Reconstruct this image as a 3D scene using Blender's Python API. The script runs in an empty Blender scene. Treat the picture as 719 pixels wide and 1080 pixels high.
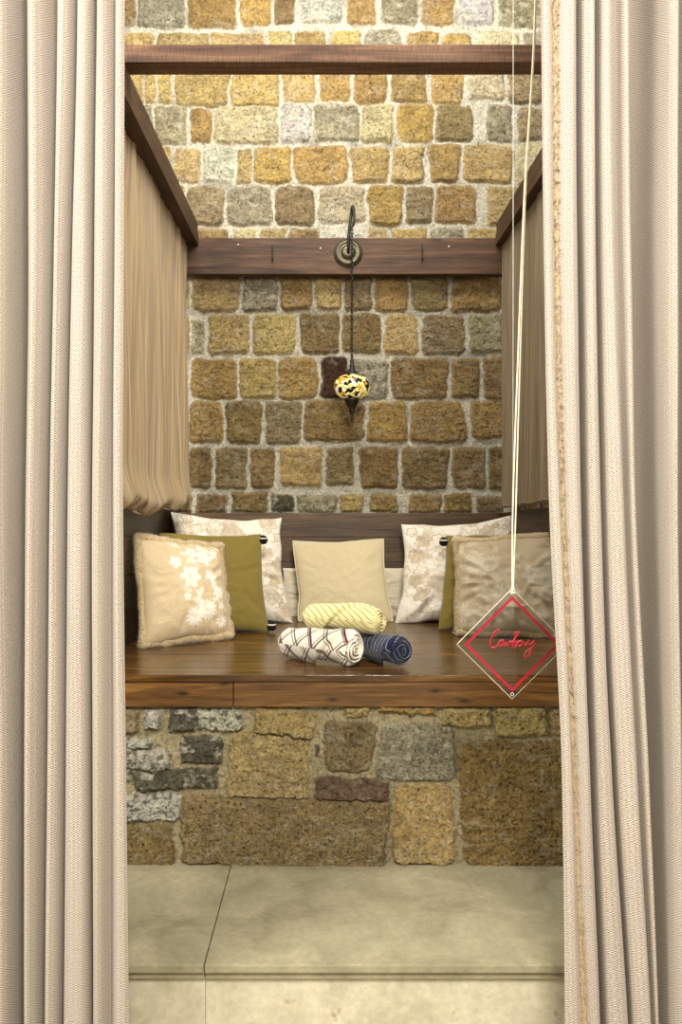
import bpy, bmesh, math, random
import numpy as np
from mathutils import Vector, Matrix
PI = math.pi
random.seed(4); RNG = np.random.RandomState(7)
SC = bpy.context.scene; COL = SC.collection

# ------------------------------------------------------------------ camera
F = 880.0; VX, VY = 345.0, 535.0; EZ = 1.60          # focal length in px, vanishing point, eye height
cam = bpy.data.cameras.new('camera'); camo = bpy.data.objects.new('camera', cam); COL.objects.link(camo)
camo.location = (0, 0, EZ); camo.rotation_euler = (PI/2, 0, 0)
cam.sensor_fit = 'AUTO'; cam.sensor_width = 36; cam.lens = F/1080*36
cam.shift_x = (359.5-VX)/1080; cam.shift_y = -(540-VY)/1080
SC.camera = camo
# ------------------------------------------------------------------ light
w = bpy.data.worlds.new('world'); SC.world = w; w.use_nodes = True
bg = w.node_tree.nodes['Background']; bg.inputs[0].default_value = (1.0, .95, .85, 1); bg.inputs[1].default_value = .52
def area(name, loc, target, size, power, color, sy=None):
    l = bpy.data.lights.new(name, 'AREA'); l.energy = power; l.size = size; l.color = color
    if sy: l.shape = 'RECTANGLE'; l.size_y = sy
    o = bpy.data.objects.new(name, l); COL.objects.link(o); o.location = loc
    o.rotation_euler = (Vector(target)-Vector(loc)).to_track_quat('-Z', 'Y').to_euler(); return o
area('courtyard_light', (.55, -1.1, 4.0), (-.1, 3.6, .9), 1.2, 260, (1, .96, .88))
area('overhead_light', (.1, 3.1, 4.9), (.1, 4.75, 2.7), 2.4, 84, (1, .97, .92), .6)
area('curtain_fill_light', (-3.2, -.2, 4.0), (0, 2.4, 1.9), 1.4, 190, (1, .97, .92))  # added fill from the upper left to bring out the curtain folds
SC.view_settings.view_transform = 'Standard'; SC.view_settings.look = 'None'
SC.view_settings.gamma = 1; SC.view_settings.use_curve_mapping = False; SC.view_settings.exposure = 0.25

# ------------------------------------------------------------------ helpers
def P(px, py, d): return Vector(((px-VX)*d/F, d, EZ-(py-VY)*d/F))
HS = 536.8/F*1.0                                     # eye above seat
SEAT = EZ-.61; D1, D2 = 3.034, 4.757; SLAB = EZ-1.31; D0 = 2.387
def lin(c):
    c = np.asarray(c, float)/255.; return np.where(c <= .04045, c/12.92, ((c+.055)/1.055)**2.4)
def L4(*c): return tuple(lin(c))+(1.,)
def hsh(ix, iy, s):
    h = (ix.astype(np.int64)*374761393 + iy.astype(np.int64)*668265263 + s*982451653) & 0xffffffff
    h = ((h ^ (h >> 13))*1274126177) & 0xffffffff
    h = (h ^ (h >> 16)) & 0xffffff
    return h/float(0xffffff)
def vn(x, y, s=0):
    x = np.asarray(x, float); y = np.asarray(y, float); x, y = np.broadcast_arrays(x, y)
    ix = np.floor(x); iy = np.floor(y); fx = x-ix; fy = y-iy; fx = fx*fx*(3-2*fx); fy = fy*fy*(3-2*fy)
    a = hsh(ix, iy, s); b = hsh(ix+1, iy, s); c = hsh(ix, iy+1, s); d = hsh(ix+1, iy+1, s)
    return ((a*(1-fx)+b*fx)*(1-fy)+(c*(1-fx)+d*fx)*fy)*2-1
def fbm(x, y, s=0, o=4):
    r = 0; a = 1.; t = 0
    for k in range(o): r = r+a*vn(x*2**k, y*2**k, s+k*17); t += a; a *= .55
    return r/t
def ss(a, b, x): t = np.clip((x-a)/(b-a), 0, 1); return t*t*(3-2*t)
def setp(o, label=None, cat=None, group=None, kind=None):
    if label: o['label'] = label
    if cat: o['category'] = cat
    if group: o['group'] = group
    if kind: o['kind'] = kind
    return o
def empty(name, loc, label, cat, group=None, rz=0):
    o = bpy.data.objects.new(name, None); COL.objects.link(o); o.location = loc; o.rotation_euler.z = rz
    o.empty_display_size = .05; return setp(o, label, cat, group)
def link(name, me, mat, parent=None, smooth=True):
    o = bpy.data.objects.new(name, me); COL.objects.link(o)
    if mat: me.materials.append(mat)
    if smooth: me.polygons.foreach_set('use_smooth', [True]*len(me.polygons))
    if parent:
        o.parent = parent; o.matrix_parent_inverse = parent.matrix_basis.inverted()
    return o
def grid(name, V, mat, parent=None, col=None, uv=None, wrapu=False, smooth=True, flip=False):
    """V: (n,m,3) array -> a quad grid mesh; col (n,m,3) linear colour; uv (n,m,2)"""
    n, m = V.shape[:2]; idx = np.arange(n*m).reshape(n, m)
    if wrapu: idx = np.concatenate([idx, idx[:1]], 0)
    q = np.stack([idx[:-1, :-1], idx[1:, :-1], idx[1:, 1:], idx[:-1, 1:]], -1).reshape(-1, 4)
    if flip: q = q[:, ::-1]
    me = bpy.data.meshes.new(name); nf = len(q)
    me.vertices.add(n*m); me.vertices.foreach_set('co', V.reshape(-1).astype(np.float32))
    me.loops.add(nf*4); me.loops.foreach_set('vertex_index', q.reshape(-1).astype(np.int32))
    me.polygons.add(nf); me.polygons.foreach_set('loop_start', (np.arange(nf)*4).astype(np.int32))
    me.update(calc_edges=True)
    if col is not None:
        a = me.color_attributes.new('Col', 'FLOAT_COLOR', 'POINT')
        c = np.ones((n*m, 4), np.float32); c[:, :3] = col.reshape(-1, 3); a.data.foreach_set('color', c.reshape(-1))
    if uv is not None:
        l = me.uv_layers.new(name='UVMap'); u = uv.reshape(-1, 2)[q.reshape(-1)]; l.data.foreach_set('uv', u.reshape(-1).astype(np.float32))
    return link(name, me, mat, parent, smooth)
def bmobj(name, bm, mat, parent=None, smooth=False):
    me = bpy.data.meshes.new(name); bm.to_mesh(me); bm.free(); return link(name, me, mat, parent, smooth)
def bbox(bm, c, s, bev=0, rz=0):
    r = bmesh.ops.create_cube(bm, size=1); vs = r['verts']
    bmesh.ops.scale(bm, vec=s, verts=vs)
    if bev:
        es = list({e for v in vs for e in v.link_edges})
        rb = bmesh.ops.bevel(bm, geom=es, offset=bev, segments=2, affect='EDGES', profile=.6)
        vs = list({v for f in rb['faces'] for v in f.verts} | {v for v in vs if v.is_valid})
    if rz: bmesh.ops.rotate(bm, cent=(0, 0, 0), matrix=Matrix.Rotation(rz, 3, 'Z'), verts=vs)
    bmesh.ops.translate(bm, vec=c, verts=vs); return vs
def tube(name, pts, r, mat, parent=None, nseg=8, closed=False, fuzz=0, flat=None):
    """sweep a circle along pts; r scalar or list"""
    p = np.array([list(q) for q in pts], float); n = len(p)
    r = np.full(n, r) if np.isscalar(r) else np.array(r, float)
    t = np.gradient(p, axis=0)
    if closed: t = np.roll(p, -1, 0)-np.roll(p, 1, 0)
    t /= np.linalg.norm(t, axis=1)[:, None]+1e-9
    ref = np.array([0, 1., 0.]); a = np.cross(t, ref); bad = np.linalg.norm(a, axis=1) < .05; a[bad] = np.cross(t[bad], [1., 0, 0])
    a /= np.linalg.norm(a, axis=1)[:, None]; b = np.cross(t, a)
    th = np.linspace(0, 2*PI, nseg+1)
    rr = r[:, None]*np.ones((n, nseg+1))
    if fuzz: f = RNG.rand(n, nseg+1)-.5; f[:, -1] = f[:, 0]; rr = rr*(1+fuzz*f)
    fb = 1. if flat is None else flat
    V = p[:, None]+rr[..., None]*(np.cos(th)[None, :, None]*a[:, None]+np.sin(th)[None, :, None]*b[:, None]*fb)
    if closed: return grid(name, V, mat, parent, wrapu=True)
    V = np.concatenate([np.repeat(p[:1, None], nseg+1, 1), V, np.repeat(p[-1:, None], nseg+1, 1)], 0)
    return grid(name, V, mat, parent)
def lathe(name, prof, c, mat, parent=None, ns=40, axis='Z'):
    th = np.linspace(0, 2*PI, ns+1); pr = np.array(prof, float)
    V = np.zeros((len(pr), ns+1, 3)); V[..., 0] = pr[:, :1]*np.cos(th); V[..., 1] = pr[:, :1]*np.sin(th); V[..., 2] = pr[:, 1:]
    if axis == 'Y': V = V[..., [0, 2, 1]]; V[..., 1] *= -1
    return grid(name, V+np.array(list(c)), mat, parent, flip=(axis == 'Z'))
def cr(pts, n):
    """Catmull-Rom through pts, n samples"""
    p = np.array(pts, float); k = len(p); t = np.linspace(0, k-1-1e-6, n); i = t.astype(int); f = (t-i)[:, None]
    g = lambda j: p[np.clip(j, 0, k-1)]
    a, b, c, d = g(i-1), g(i), g(i+1), g(i+2)
    return .5*((2*b)+(c-a)*f+(2*a-5*b+4*c-d)*f*f+(3*b-a-3*c+d)*f**3)

# ------------------------------------------------------------------ materials
def newmat(name, rough=.7):
    m = bpy.data.materials.new(name); m.use_nodes = True; b = m.node_tree.nodes['Principled BSDF']
    b.inputs['Roughness'].default_value = rough; return m, m.node_tree, b
def nd(nt, t, **k):
    n = nt.nodes.new(t)
    for a, v in k.items():
        if a.startswith('_'): n.inputs[int(a[1:])].default_value = v
        else: setattr(n, a, v)
    return n
def mapping(nt, scale, coord='Object', rot=(0, 0, 0)):
    t = nd(nt, 'ShaderNodeTexCoord'); mp = nd(nt, 'ShaderNodeMapping'); mp.inputs['Scale'].default_value = scale; mp.inputs['Rotation'].default_value = rot
    nt.links.new(t.outputs[coord], mp.inputs['Vector']); return mp.outputs[0]
def noise(nt, vec, scale, detail=4, rough=.6, dist=0):
    n = nd(nt, 'ShaderNodeTexNoise'); n.inputs['Scale'].default_value = scale; n.inputs['Detail'].default_value = detail
    n.inputs['Roughness'].default_value = rough; n.inputs['Distortion'].default_value = dist; nt.links.new(vec, n.inputs['Vector']); return n.outputs['Fac']
def ramp(nt, fac, stops):
    r = nd(nt, 'ShaderNodeValToRGB'); e = r.color_ramp.elements
    while len(e) < len(stops): e.new(.5)
    for i, (p, c) in enumerate(stops): e[i].position = p; e[i].color = c
    nt.links.new(fac, r.inputs[0]); return r.outputs[0]
def mixc(nt, a, b, fac, mode='MULTIPLY'):
    m = nd(nt, 'ShaderNodeMix', data_type='RGBA', blend_type=mode)
    for s, v in ((6, a), (7, b), (0, fac)):
        if isinstance(v, (int, float, tuple)): m.inputs[s].default_value = v
        else: nt.links.new(v, m.inputs[s])
    return m.outputs[2]
def bump(nt, b, h, strength, dist):
    n = nd(nt, 'ShaderNodeBump'); n.inputs['Strength'].default_value = strength; n.inputs['Distance'].default_value = dist
    nt.links.new(h, n.inputs['Height']); nt.links.new(n.outputs[0], b.inputs['Normal'])
def G(v): return (v, v, v, 1)
def stone_mat():
    m, nt, b = newmat('rough_stone', .93); b.inputs['Specular IOR Level'].default_value = .15
    at = nd(nt, 'ShaderNodeAttribute', attribute_name='Col'); v = mapping(nt, (1, 1, 1))
    n1 = noise(nt, v, 70, 6, .75); n2 = noise(nt, v, 260, 3, .7)
    c = mixc(nt, at.outputs['Color'], ramp(nt, n1, [(.32, G(.34)), (.5, G(1)), (.7, G(1.4))]), 1.)
    c = mixc(nt, c, ramp(nt, n2, [(.32, G(.5)), (.46, G(1))]), .75)
    nt.links.new(c, b.inputs['Base Color'])
    add = nd(nt, 'ShaderNodeMath', operation='ADD'); nt.links.new(n1, add.inputs[0]); nt.links.new(n2, add.inputs[1])
    bump(nt, b, add.outputs[0], 1., .018); return m
M_STONE = stone_mat()
def wood_mat(name, c0, c1, c2, axis=0, rough=.35, scale=1., knots=True, spec=.5, kn2=None):
    m, nt, b = newmat(name, rough); b.inputs['Specular IOR Level'].default_value = spec
    s = [16., 16., 16.]; s[axis] = 1.1; v = mapping(nt, tuple(q*scale for q in s))
    n = noise(nt, v, 1.6, 7, .62, 1.2); fi = noise(nt, v, 9, 3, .6)
    c = ramp(nt, n, [(.28, c0), (.5, c1), (.72, c2)])
    c = mixc(nt, c, ramp(nt, fi, [(.3, G(.6)), (.6, G(1.1))]), .7)
    lv = mapping(nt, (1, 1, 1)); big = noise(nt, lv, 2.3, 2, .5)
    c = mixc(nt, c, ramp(nt, big, [(.35, G(.7)), (.65, G(1.2))]), .8)
    if knots:
        s2 = [3.2, 3.2, 3.2]; s2[axis] = 1.3; kv = mapping(nt, tuple(s2)); vo = nd(nt, 'ShaderNodeTexVoronoi'); vo.inputs['Scale'].default_value = 1.6
        nt.links.new(kv, vo.inputs['Vector']); c = mixc(nt, c, ramp(nt, vo.outputs['Distance'], [(.03, G(.18)), (.075, G(.75)), (.12, G(1))]), 1.)
    if kn2:   # round knots seen on the face whose normal runs along y
        kv = mapping(nt, (1.6, 1.6, 4.6), 'Object', (PI/2, 0, 0)); vo = nd(nt, 'ShaderNodeTexVoronoi', voronoi_dimensions='2D'); vo.inputs['Scale'].default_value = kn2
        nt.links.new(kv, vo.inputs['Vector']); c = mixc(nt, c, ramp(nt, vo.outputs['Distance'], [(.03, G(.16)), (.07, G(.6)), (.16, G(1))]), 1.)
    nt.links.new(c, b.inputs['Base Color']); bump(nt, b, fi, .25, .004); return m
W_RAIL = wood_mat('knotty_pine_rail', L4(56, 34, 13), L4(108, 72, 31), L4(158, 112, 54), 0, .38, knots=False, kn2=2.4)
W_BENCH = wood_mat('varnished_pine', L4(44, 28, 12), L4(88, 60, 27), L4(140, 98, 46), 0, .22)
W_PANEL = wood_mat('dark_panel_wood', L4(42, 29, 16), L4(76, 55, 31), L4(108, 80, 48), 0, .5)
W_PANELY = wood_mat('dark_side_wood', L4(38, 26, 14), L4(66, 46, 28), L4(92, 68, 42), 1, .5, knots=False)
W_BEAM = wood_mat('stained_beam', L4(46, 30, 19), L4(80, 56, 37), L4(110, 80, 55), 0, .6, spec=.3)
W_BEAMY = wood_mat('stained_side_beam', L4(46, 30, 19), L4(76, 52, 34), L4(104, 74, 50), 1, .6, knots=False, spec=.3)
def sawn_mat():
    m, nt, b = newmat('sawn_front_beam', .7); v = mapping(nt, (1.2, 22, 22)); n = noise(nt, v, 1.6, 7, .6, 1)
    c = ramp(nt, n, [(.28, L4(62, 40, 28)), (.5, L4(108, 76, 54)), (.72, L4(140, 104, 76))])
    sv = mapping(nt, (1, .1, .1)); sn = noise(nt, sv, 230, 2, .4)
    c = mixc(nt, c, ramp(nt, sn, [(.38, G(.62)), (.55, G(1.1))]), .7); nt.links.new(c, b.inputs['Base Color']); bump(nt, b, sn, .5, .003); return m
W_SAWN = sawn_mat()
def knit_mat(name, col, dark, trans=.0):
    m, nt, b = newmat(name, .95); b.inputs['Specular IOR Level'].default_value = .05
    b.inputs['Sheen Weight'].default_value = .15
    v = mapping(nt, (1, 1, 1), 'UV'); sx = nd(nt, 'ShaderNodeSeparateXYZ'); nt.links.new(v, sx.inputs[0])
    def wave(out, per):
        a = nd(nt, 'ShaderNodeMath', operation='MULTIPLY', _1=2*PI/per); nt.links.new(out, a.inputs[0])
        s = nd(nt, 'ShaderNodeMath', operation='SINE'); nt.links.new(a.outputs[0], s.inputs[0]); return s.outputs[0]
    wu = wave(sx.outputs[0], .0094); wv = wave(sx.outputs[1], .0062)
    mu = nd(nt, 'ShaderNodeMath', operation='MULTIPLY'); nt.links.new(wu, mu.inputs[0]); nt.links.new(wv, mu.inputs[1])
    ad = nd(nt, 'ShaderNodeMath', operation='MULTIPLY_ADD', _1=.12); nt.links.new(wu, ad.inputs[0]); nt.links.new(mu.outputs[0], ad.inputs[2])
    nz = noise(nt, v, 260, 3, .7); sb = nd(nt, 'ShaderNodeMath', operation='MULTIPLY_ADD', _1=3.2); nt.links.new(nz, sb.inputs[0]); nt.links.new(ad.outputs[0], sb.inputs[2])
    c = ramp(nt, sb.outputs[0], [(.0, dark), (.9, tuple(.5*(dark[i]+col[i]) for i in range(3))+(1,)), (1., col)])
    c.node.color_ramp.elements[0].position = .15; c.node.color_ramp.elements[1].position = .5
    mr = nd(nt, 'ShaderNodeMapRange', _1=.6, _2=2.5); nt.links.new(sb.outputs[0], mr.inputs[0]); nt.links.new(mr.outputs[0], c.node.inputs[0])
    big = noise(nt, mapping(nt, (30, 3, 1), 'UV'), 1, 3, .5)
    c = mixc(nt, c, ramp(nt, big, [(.3, G(.95)), (.7, G(1.03))]), .8)
    nt.links.new(c, b.inputs['Base Color']); bump(nt, b, sb.outputs[0], .4, .0015)
    if trans:
        tr = nd(nt, 'ShaderNodeBsdfTranslucent'); nt.links.new(c, tr.inputs[0]); mx = nd(nt, 'ShaderNodeMixShader', _0=trans)
        nt.links.new(b.outputs[0], mx.inputs[1]); nt.links.new(tr.outputs[0], mx.inputs[2]); nt.links.new(mx.outputs[0], nt.nodes['Material Output'].inputs[0])
    return m
M_CURT = knit_mat('cream_knit', L4(213, 203, 190), L4(128, 110, 90), .10)
def streak_mat(name, a, b_, c_, trans):
    m, nt, b = newmat(name, .85); b.inputs['Specular IOR Level'].default_value = .1; b.inputs['Sheen Weight'].default_value = .2
    n = noise(nt, mapping(nt, (95, 1.0, 1), 'UV'), 1, 5, .65); f = noise(nt, mapping(nt, (1, 1, 1), 'UV'), 420, 2, .6)
    c = ramp(nt, n, [(.3, a), (.5, b_), (.72, c_)]); c = mixc(nt, c, ramp(nt, f, [(.35, G(.72)), (.6, G(1.08))]), .8)
    nt.links.new(c, b.inputs['Base Color']); bump(nt, b, n, .4, .004)
    tr = nd(nt, 'ShaderNodeBsdfTranslucent'); nt.links.new(c, tr.inputs[0]); mx = nd(nt, 'ShaderNodeMixShader', _0=trans)
    nt.links.new(b.outputs[0], mx.inputs[1]); nt.links.new(tr.outputs[0], mx.inputs[2]); nt.links.new(mx.outputs[0], nt.nodes['Material Output'].inputs[0])
    return m
M_DRAPE = streak_mat('taupe_gauze', L4(150, 126, 94), L4(190, 166, 130), L4(216, 196, 160), .3)
M_DRAPE_SHADE = streak_mat('shaded_taupe_gauze', L4(104, 88, 64), L4(142, 124, 94), L4(168, 148, 116), .12)  # darker copy of the taupe gauze: the right side's shade put into colour
def fab_mat(name, rough=.85, sheen=.2, weave=900, col=None, wa=.35):
    m, nt, b = newmat(name, rough); b.inputs['Sheen Weight'].default_value = sheen; b.inputs['Specular IOR Level'].default_value = .15
    n = noise(nt, mapping(nt, (1, 1, 1)), weave, 2, .7); n3 = noise(nt, mapping(nt, (25, 25, 160)), 3, 3, .6)
    if col: src = col
    else: src = nd(nt, 'ShaderNodeAttribute', attribute_name='Col').outputs['Color']
    c = mixc(nt, src, ramp(nt, n, [(.3, G(.65)), (.6, G(1.08))]), wa); c = mixc(nt, c, ramp(nt, n3, [(.3, G(.8)), (.7, G(1.1))]), .6)
    nt.links.new(c, b.inputs['Base Color']); bump(nt, b, n, .3, .0015); return m
M_FAB = fab_mat('cushion_fabric'); M_OLIVE = fab_mat('olive_weave', .9, .3, 500, L4(124, 108, 48), .7)
M_BEIGE = fab_mat('beige_slub', .8, .2, 600, L4(196, 180, 142), .4)
M_FRINGE = fab_mat('fringe_yarn', .95, .3, 500, L4(178, 156, 122), .7); M_FUR = fab_mat('fur_trim', .95, .6, 700, L4(205, 182, 138), .6); M_PIPE = fab_mat('piping_fabric', .85, .2, 800, L4(206, 190, 155))
M_TOWEL = fab_mat('towel_cotton', .95, .35, 650, None, .45)
M_BLACK = fab_mat('black_thread', .9, .1, 500, L4(20, 18, 17)); M_WHITE = fab_mat('white_thread', .9, .1, 500, L4(225, 218, 195))
def plain(name, c, rough=.5, metal=0., spec=.5):
    m, nt, b = newmat(name, rough); b.inputs['Metallic'].default_value = metal; b.inputs['Specular IOR Level'].default_value = spec
    n = noise(nt, mapping(nt, (1, 1, 1)), 60, 3, .6); col = mixc(nt, c, ramp(nt, n, [(.3, G(.7)), (.7, G(1.15))]), .6)
    nt.links.new(col, b.inputs['Base Color']); return m
M_IRON = plain('blackened_bronze', L4(52, 48, 38), .42, .75); M_PLATE = plain('aged_bronze_plate', L4(98, 92, 74), .38, .8)
M_RED = plain('red_paint', L4(160, 8, 34), .4); M_TWINE = plain('pale_twine', L4(238, 228, 196), .8)
M_EDGE_GLINT = plain('acrylic_edge_glint', L4(214, 200, 176), .3); M_NYLON = plain('nylon_line', L4(225, 222, 210), .3)
def mosaic():
    m, nt, b = newmat('mosaic_glass', .15); v = mapping(nt, (1, 1, 1)); vo = nd(nt, 'ShaderNodeTexVoronoi'); vo.inputs['Scale'].default_value = 52
    nt.links.new(v, vo.inputs['Vector']); sp = nd(nt, 'ShaderNodeSeparateColor'); nt.links.new(vo.outputs['Color'], sp.inputs[0])
    c = ramp(nt, sp.outputs[0], [(0, L4(20, 16, 18)), (.27, L4(240, 226, 120)), (.62, L4(246, 240, 190)), (.86, L4(226, 150, 50))]); c.node.color_ramp.interpolation = 'CONSTANT'
    ve = nd(nt, 'ShaderNodeTexVoronoi', feature='DISTANCE_TO_EDGE'); ve.inputs['Scale'].default_value = 52; nt.links.new(v, ve.inputs['Vector'])
    c = mixc(nt, c, ramp(nt, ve.outputs['Distance'], [(.02, G(.12)), (.09, G(1))]), 1.)
    nt.links.new(c, b.inputs['Base Color']); nt.links.new(c, b.inputs['Emission Color']); b.inputs['Emission Strength'].default_value = .32; return m
M_MOSAIC = mosaic()
def acrylic():
    m, nt, b = newmat('clear_acrylic', .02); b.inputs['Transmission Weight'].default_value = 1; b.inputs['IOR'].default_value = 1.3
    b.inputs['Base Color'].default_value = (.96, .95, .93, 1); return m
M_ACRYL = acrylic()
def limestone(name, a, c_):
    m, nt, b = newmat(name, .6); b.inputs['Specular IOR Level'].default_value = .3; v = mapping(nt, (1, 1, 1))
    n = noise(nt, v, 5, 7, .65, .6); f = noise(nt, v, 45, 5, .7); sp = noise(nt, v, 13, 4, .7)
    c = ramp(nt, n, [(.3, a), (.68, c_)]); c = mixc(nt, c, ramp(nt, f, [(.3, G(.8)), (.7, G(1.1))]), .8)
    c = mixc(nt, c, ramp(nt, sp, [(.66, G(1)), (.76, L4(190, 160, 110))]), .8); nt.links.new(c, b.inputs['Base Color']); bump(nt, b, f, .15, .004); return m
M_SLAB = limestone('worn_limestone', L4(126, 118, 92), L4(162, 153, 124)); M_RISER = limestone('riser_limestone', L4(166, 157, 130), L4(204, 195, 170))
M_FLOOR = limestone('paving_limestone', L4(150, 140, 115), L4(190, 180, 150))

# ------------------------------------------------------------------ rubble walls
CC = dict(t=(194, 168, 112), o=(188, 156, 96), p=(208, 194, 152), g=(168, 158, 128), w=(212, 207, 190), b=(152, 128, 84), r=(84, 58, 42),
          d=(108, 102, 84), y=(202, 178, 118), u=(128, 104, 78), m=(172, 143, 92), k=(156, 136, 98))
def axis_grid(a, fa, fb, b, fine, coarse):
    return np.unique(np.concatenate([np.arange(a, fa, coarse), np.arange(fa, fb, fine), np.arange(fb, b, coarse), [b]]))
def fill_rows(stones, rows, x0, x1, left, right, seed):
    r = random.Random(seed)
    for (ya, yb, la, ra) in rows:
        x = la
        while x > x0: wd = r.uniform(26, 52); stones.append((x-wd, ya, x-3.5, yb, r.choice('ttompgb'))); x -= wd
        x = ra
        while x < x1: wd = r.uniform(26, 52); stones.append((x+3.5, ya, x+wd, yb, r.choice('ttompgb'))); x += wd
def stone_wall(name, stones, depth, xs, ys, mortar, relief, seed, edge=1.0, label=None):
    X, Y = np.meshgrid(xs, ys, indexing='ij')
    wx = fbm(X/16, Y/16, seed, 3)*2.4+fbm(X/3.6, Y/3.6, seed+5, 2)*1.0; wy = fbm(X/16, Y/16, seed+9, 3)*2.2+fbm(X/3.6, Y/3.6, seed+3, 2)*1.0
    mn = fbm(X/5, Y/5, seed+40, 4); H = mn*.16-.05; C = np.ones(X.shape+(3,))*lin(mortar)*(1+.22*fbm(X/9, Y/9, seed+41, 4))[..., None]
    gr = ss(.15, .6, fbm(X/22, Y/22, seed+77, 3))[..., None]; C = C*(1-.35*gr)
    r = random.Random(seed)
    for k, st in enumerate(stones):
        x0, y0, x1, y1, code = st[:5]; rot = st[5] if len(st) > 5 else r.uniform(-.02, .02)
        i0, i1 = np.searchsorted(xs, [x0-8, x1+8]); j0, j1 = np.searchsorted(ys, [y0-8, y1+8])
        if i1 <= i0 or j1 <= j0: continue
        sl = (slice(i0, i1), slice(j0, j1)); x = X[sl]; y = Y[sl]
        cx, cy = (x0+x1)/2, (y0+y1)/2; hx, hy = (x1-x0)/2+.6, (y1-y0)/2+.6
        dx = x-cx+wx[sl]*edge; dy = y-cy+wy[sl]*edge; ca, sa = math.cos(rot), math.sin(rot); dx, dy = dx*ca+dy*sa, -dx*sa+dy*ca
        dx = dx*(1+r.uniform(-.07, .07)*dy/hy); rad = min(hx, hy)*r.uniform(.22, .42)
        qx = np.abs(dx)-hx+rad; qy = np.abs(dy)-hy+rad
        sd = np.hypot(np.maximum(qx, 0), np.maximum(qy, 0))+np.minimum(np.maximum(qx, qy), 0)-rad
        mask = ss(.5, -.7, sd); rise = ss(.3, -4.2, sd)
        s = seed+100+k*7; rough = fbm(x/7, y/(6 if seed == 33 else 4.2), s, 5); ridg = 1-np.abs(fbm(x/9, y/3.2, s+3, 4))*2
        tilt = r.uniform(-.16, .16)*dx/hx+r.uniform(-.16, .16)*dy/hy
        h = rise*(.62+r.uniform(-.12, .2)+tilt)+rise*(.24*rough+(.03 if seed == 33 else .09)*(ridg-.6)+.07*fbm(x/1.6, y/1.6, s+31, 2))
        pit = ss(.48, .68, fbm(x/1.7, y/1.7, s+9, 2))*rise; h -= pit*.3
        H[sl] = H[sl]*(1-mask)+h*mask
        base = lin(CC[code])*r.uniform(.86, 1.1)*np.array([1, r.uniform(.96, 1.03), r.uniform(.88, 1.1)])
        c = base*(1+.40*fbm(x/12, y/8, s+11, 5)+.25*fbm(x/2.5, y/2, s+13, 3))[..., None]
        pale = ss(.12, .5, fbm(x/10, y/7, s+21, 3))[..., None]*(.8 if code in 'wd' else .45 if code in 'gp' else .2); c = c*(1-pale)+lin((222, 214, 190))*pale
        if code in 'dw':
            dk = ss(.0, .4, fbm(x/4, y/4, s+23, 4))[..., None]*(.8 if code == 'd' or seed == 33 else .3); c = c*(1-dk)+lin((84, 76, 62))*dk
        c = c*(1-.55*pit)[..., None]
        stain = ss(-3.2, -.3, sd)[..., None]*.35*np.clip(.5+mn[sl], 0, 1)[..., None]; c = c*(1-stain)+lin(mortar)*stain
        C[sl] = C[sl]*(1-mask[..., None])+c*mask[..., None]
    V = np.stack([(X-VX)*depth/F, depth-H*relief, EZ-(Y-VY)*depth/F], -1)
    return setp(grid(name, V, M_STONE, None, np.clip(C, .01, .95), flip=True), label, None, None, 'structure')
S = []
def row(y0, y1, spec):
    for q in spec:
        S.append((q[0], y0+(q[3] if len(q) > 3 else 0), q[1], y1+(q[4] if len(q) > 4 else 0), q[2]))
row(-12, 29, [(118, 142, 'b'), (145, 195, 'g', 0, 1), (199, 249, 'm', 0, 1), (254, 286, 'o', 0, -1), (290, 310, 'b', 0, -2), (316, 361, 'w', 0, -4), (367, 396, 'o', 0, -2), (403, 440, 'g', 0, -3), (445, 478, 'o', 0, -2), (484, 520, 'w', 0, -2), (526, 574, 'g')])
row(34, 72, [(128, 163, 't', 2), (167, 218, 't', 1), (221, 278, 't', 1), (283, 308, 'y'), (312, 343, 't'), (350, 381, 'y', -1), (384, 422, 'g', -2), (430, 462, 'o'), (467, 497, 'o', 2), (505, 548, 'p'), (552, 578, 'g')])
row(76, 110, [(128, 151, 'y'), (153, 163, 'y'), (166, 180, 'y'), (185, 241, 't', 0, 3), (244, 294, 't', 0, 3), (299, 332, 't', 0, -2), (337, 369, 'o', 0, -3), (374, 407, 'o'), (412, 449, 'm', 0, -1), (455, 488, 'o', 0, 1), (493, 531, 'p', 0, -4), (536, 571, 'k')])
row(112, 152, [(128, 159, 'g'), (163, 197, 'g', 1, 1), (202, 224, 'm', 3, -1), (227, 293, 'p'), (296, 328, 'w', -2, -1), (331, 378, 'g', -2, -2), (381, 415, 'p', -1, -1), (419, 457, 'o', -2, -1), (460, 498, 'k', 0, -3), (514, 540, 'g', -1, -2), (546, 574, 'k', 2, -3)])
row(155, 194, [(150, 180, 't'), (184, 211, 't', 2, 0), (215, 246, 'w'), (250, 265, 'y', 2, 0), (268, 307, 'o'), (311, 366, 'o'), (370, 409, 't'), (413, 446, 't', 0, 0), (453, 485, 'm', -3, -1), (489, 540, 't', -2, 0), (544, 580, 'p', -3, 0)])
S.append((441, 154, 449, 165, 't'))
row(197, 238, [(168, 195, 't'), (199, 236, 'k'), (240, 286, 'g'), (290, 331, 'k'), (336, 385, 'p', 0, -2), (389, 425, 'o', -1, 0), (429, 455, 'k', 0, -2), (458, 502, 'm', -1, -1), (513, 546, 't')])
row(241, 268, [(176, 196, 't'), (199, 240, 'm'), (246, 270, 'p'), (274, 301, 't'), (304, 336, 'b'), (341, 382, 'w', 6), (390, 408, 't'), (414, 450, 't'), (455, 488, 'g'), (493, 524, 't'), (528, 560, 't')])
row(290, 328, [(170, 199, 't'), (203, 252, 't', -2, 1), (256, 292, 'g', 0, 1), (296, 328, 'm'), (332, 360, 't', 0, -1), (364, 391, 'k'), (395, 430, 'm', 0, 1), (434, 472, 'k'), (477, 527, 'm', 0, 1)])
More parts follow.
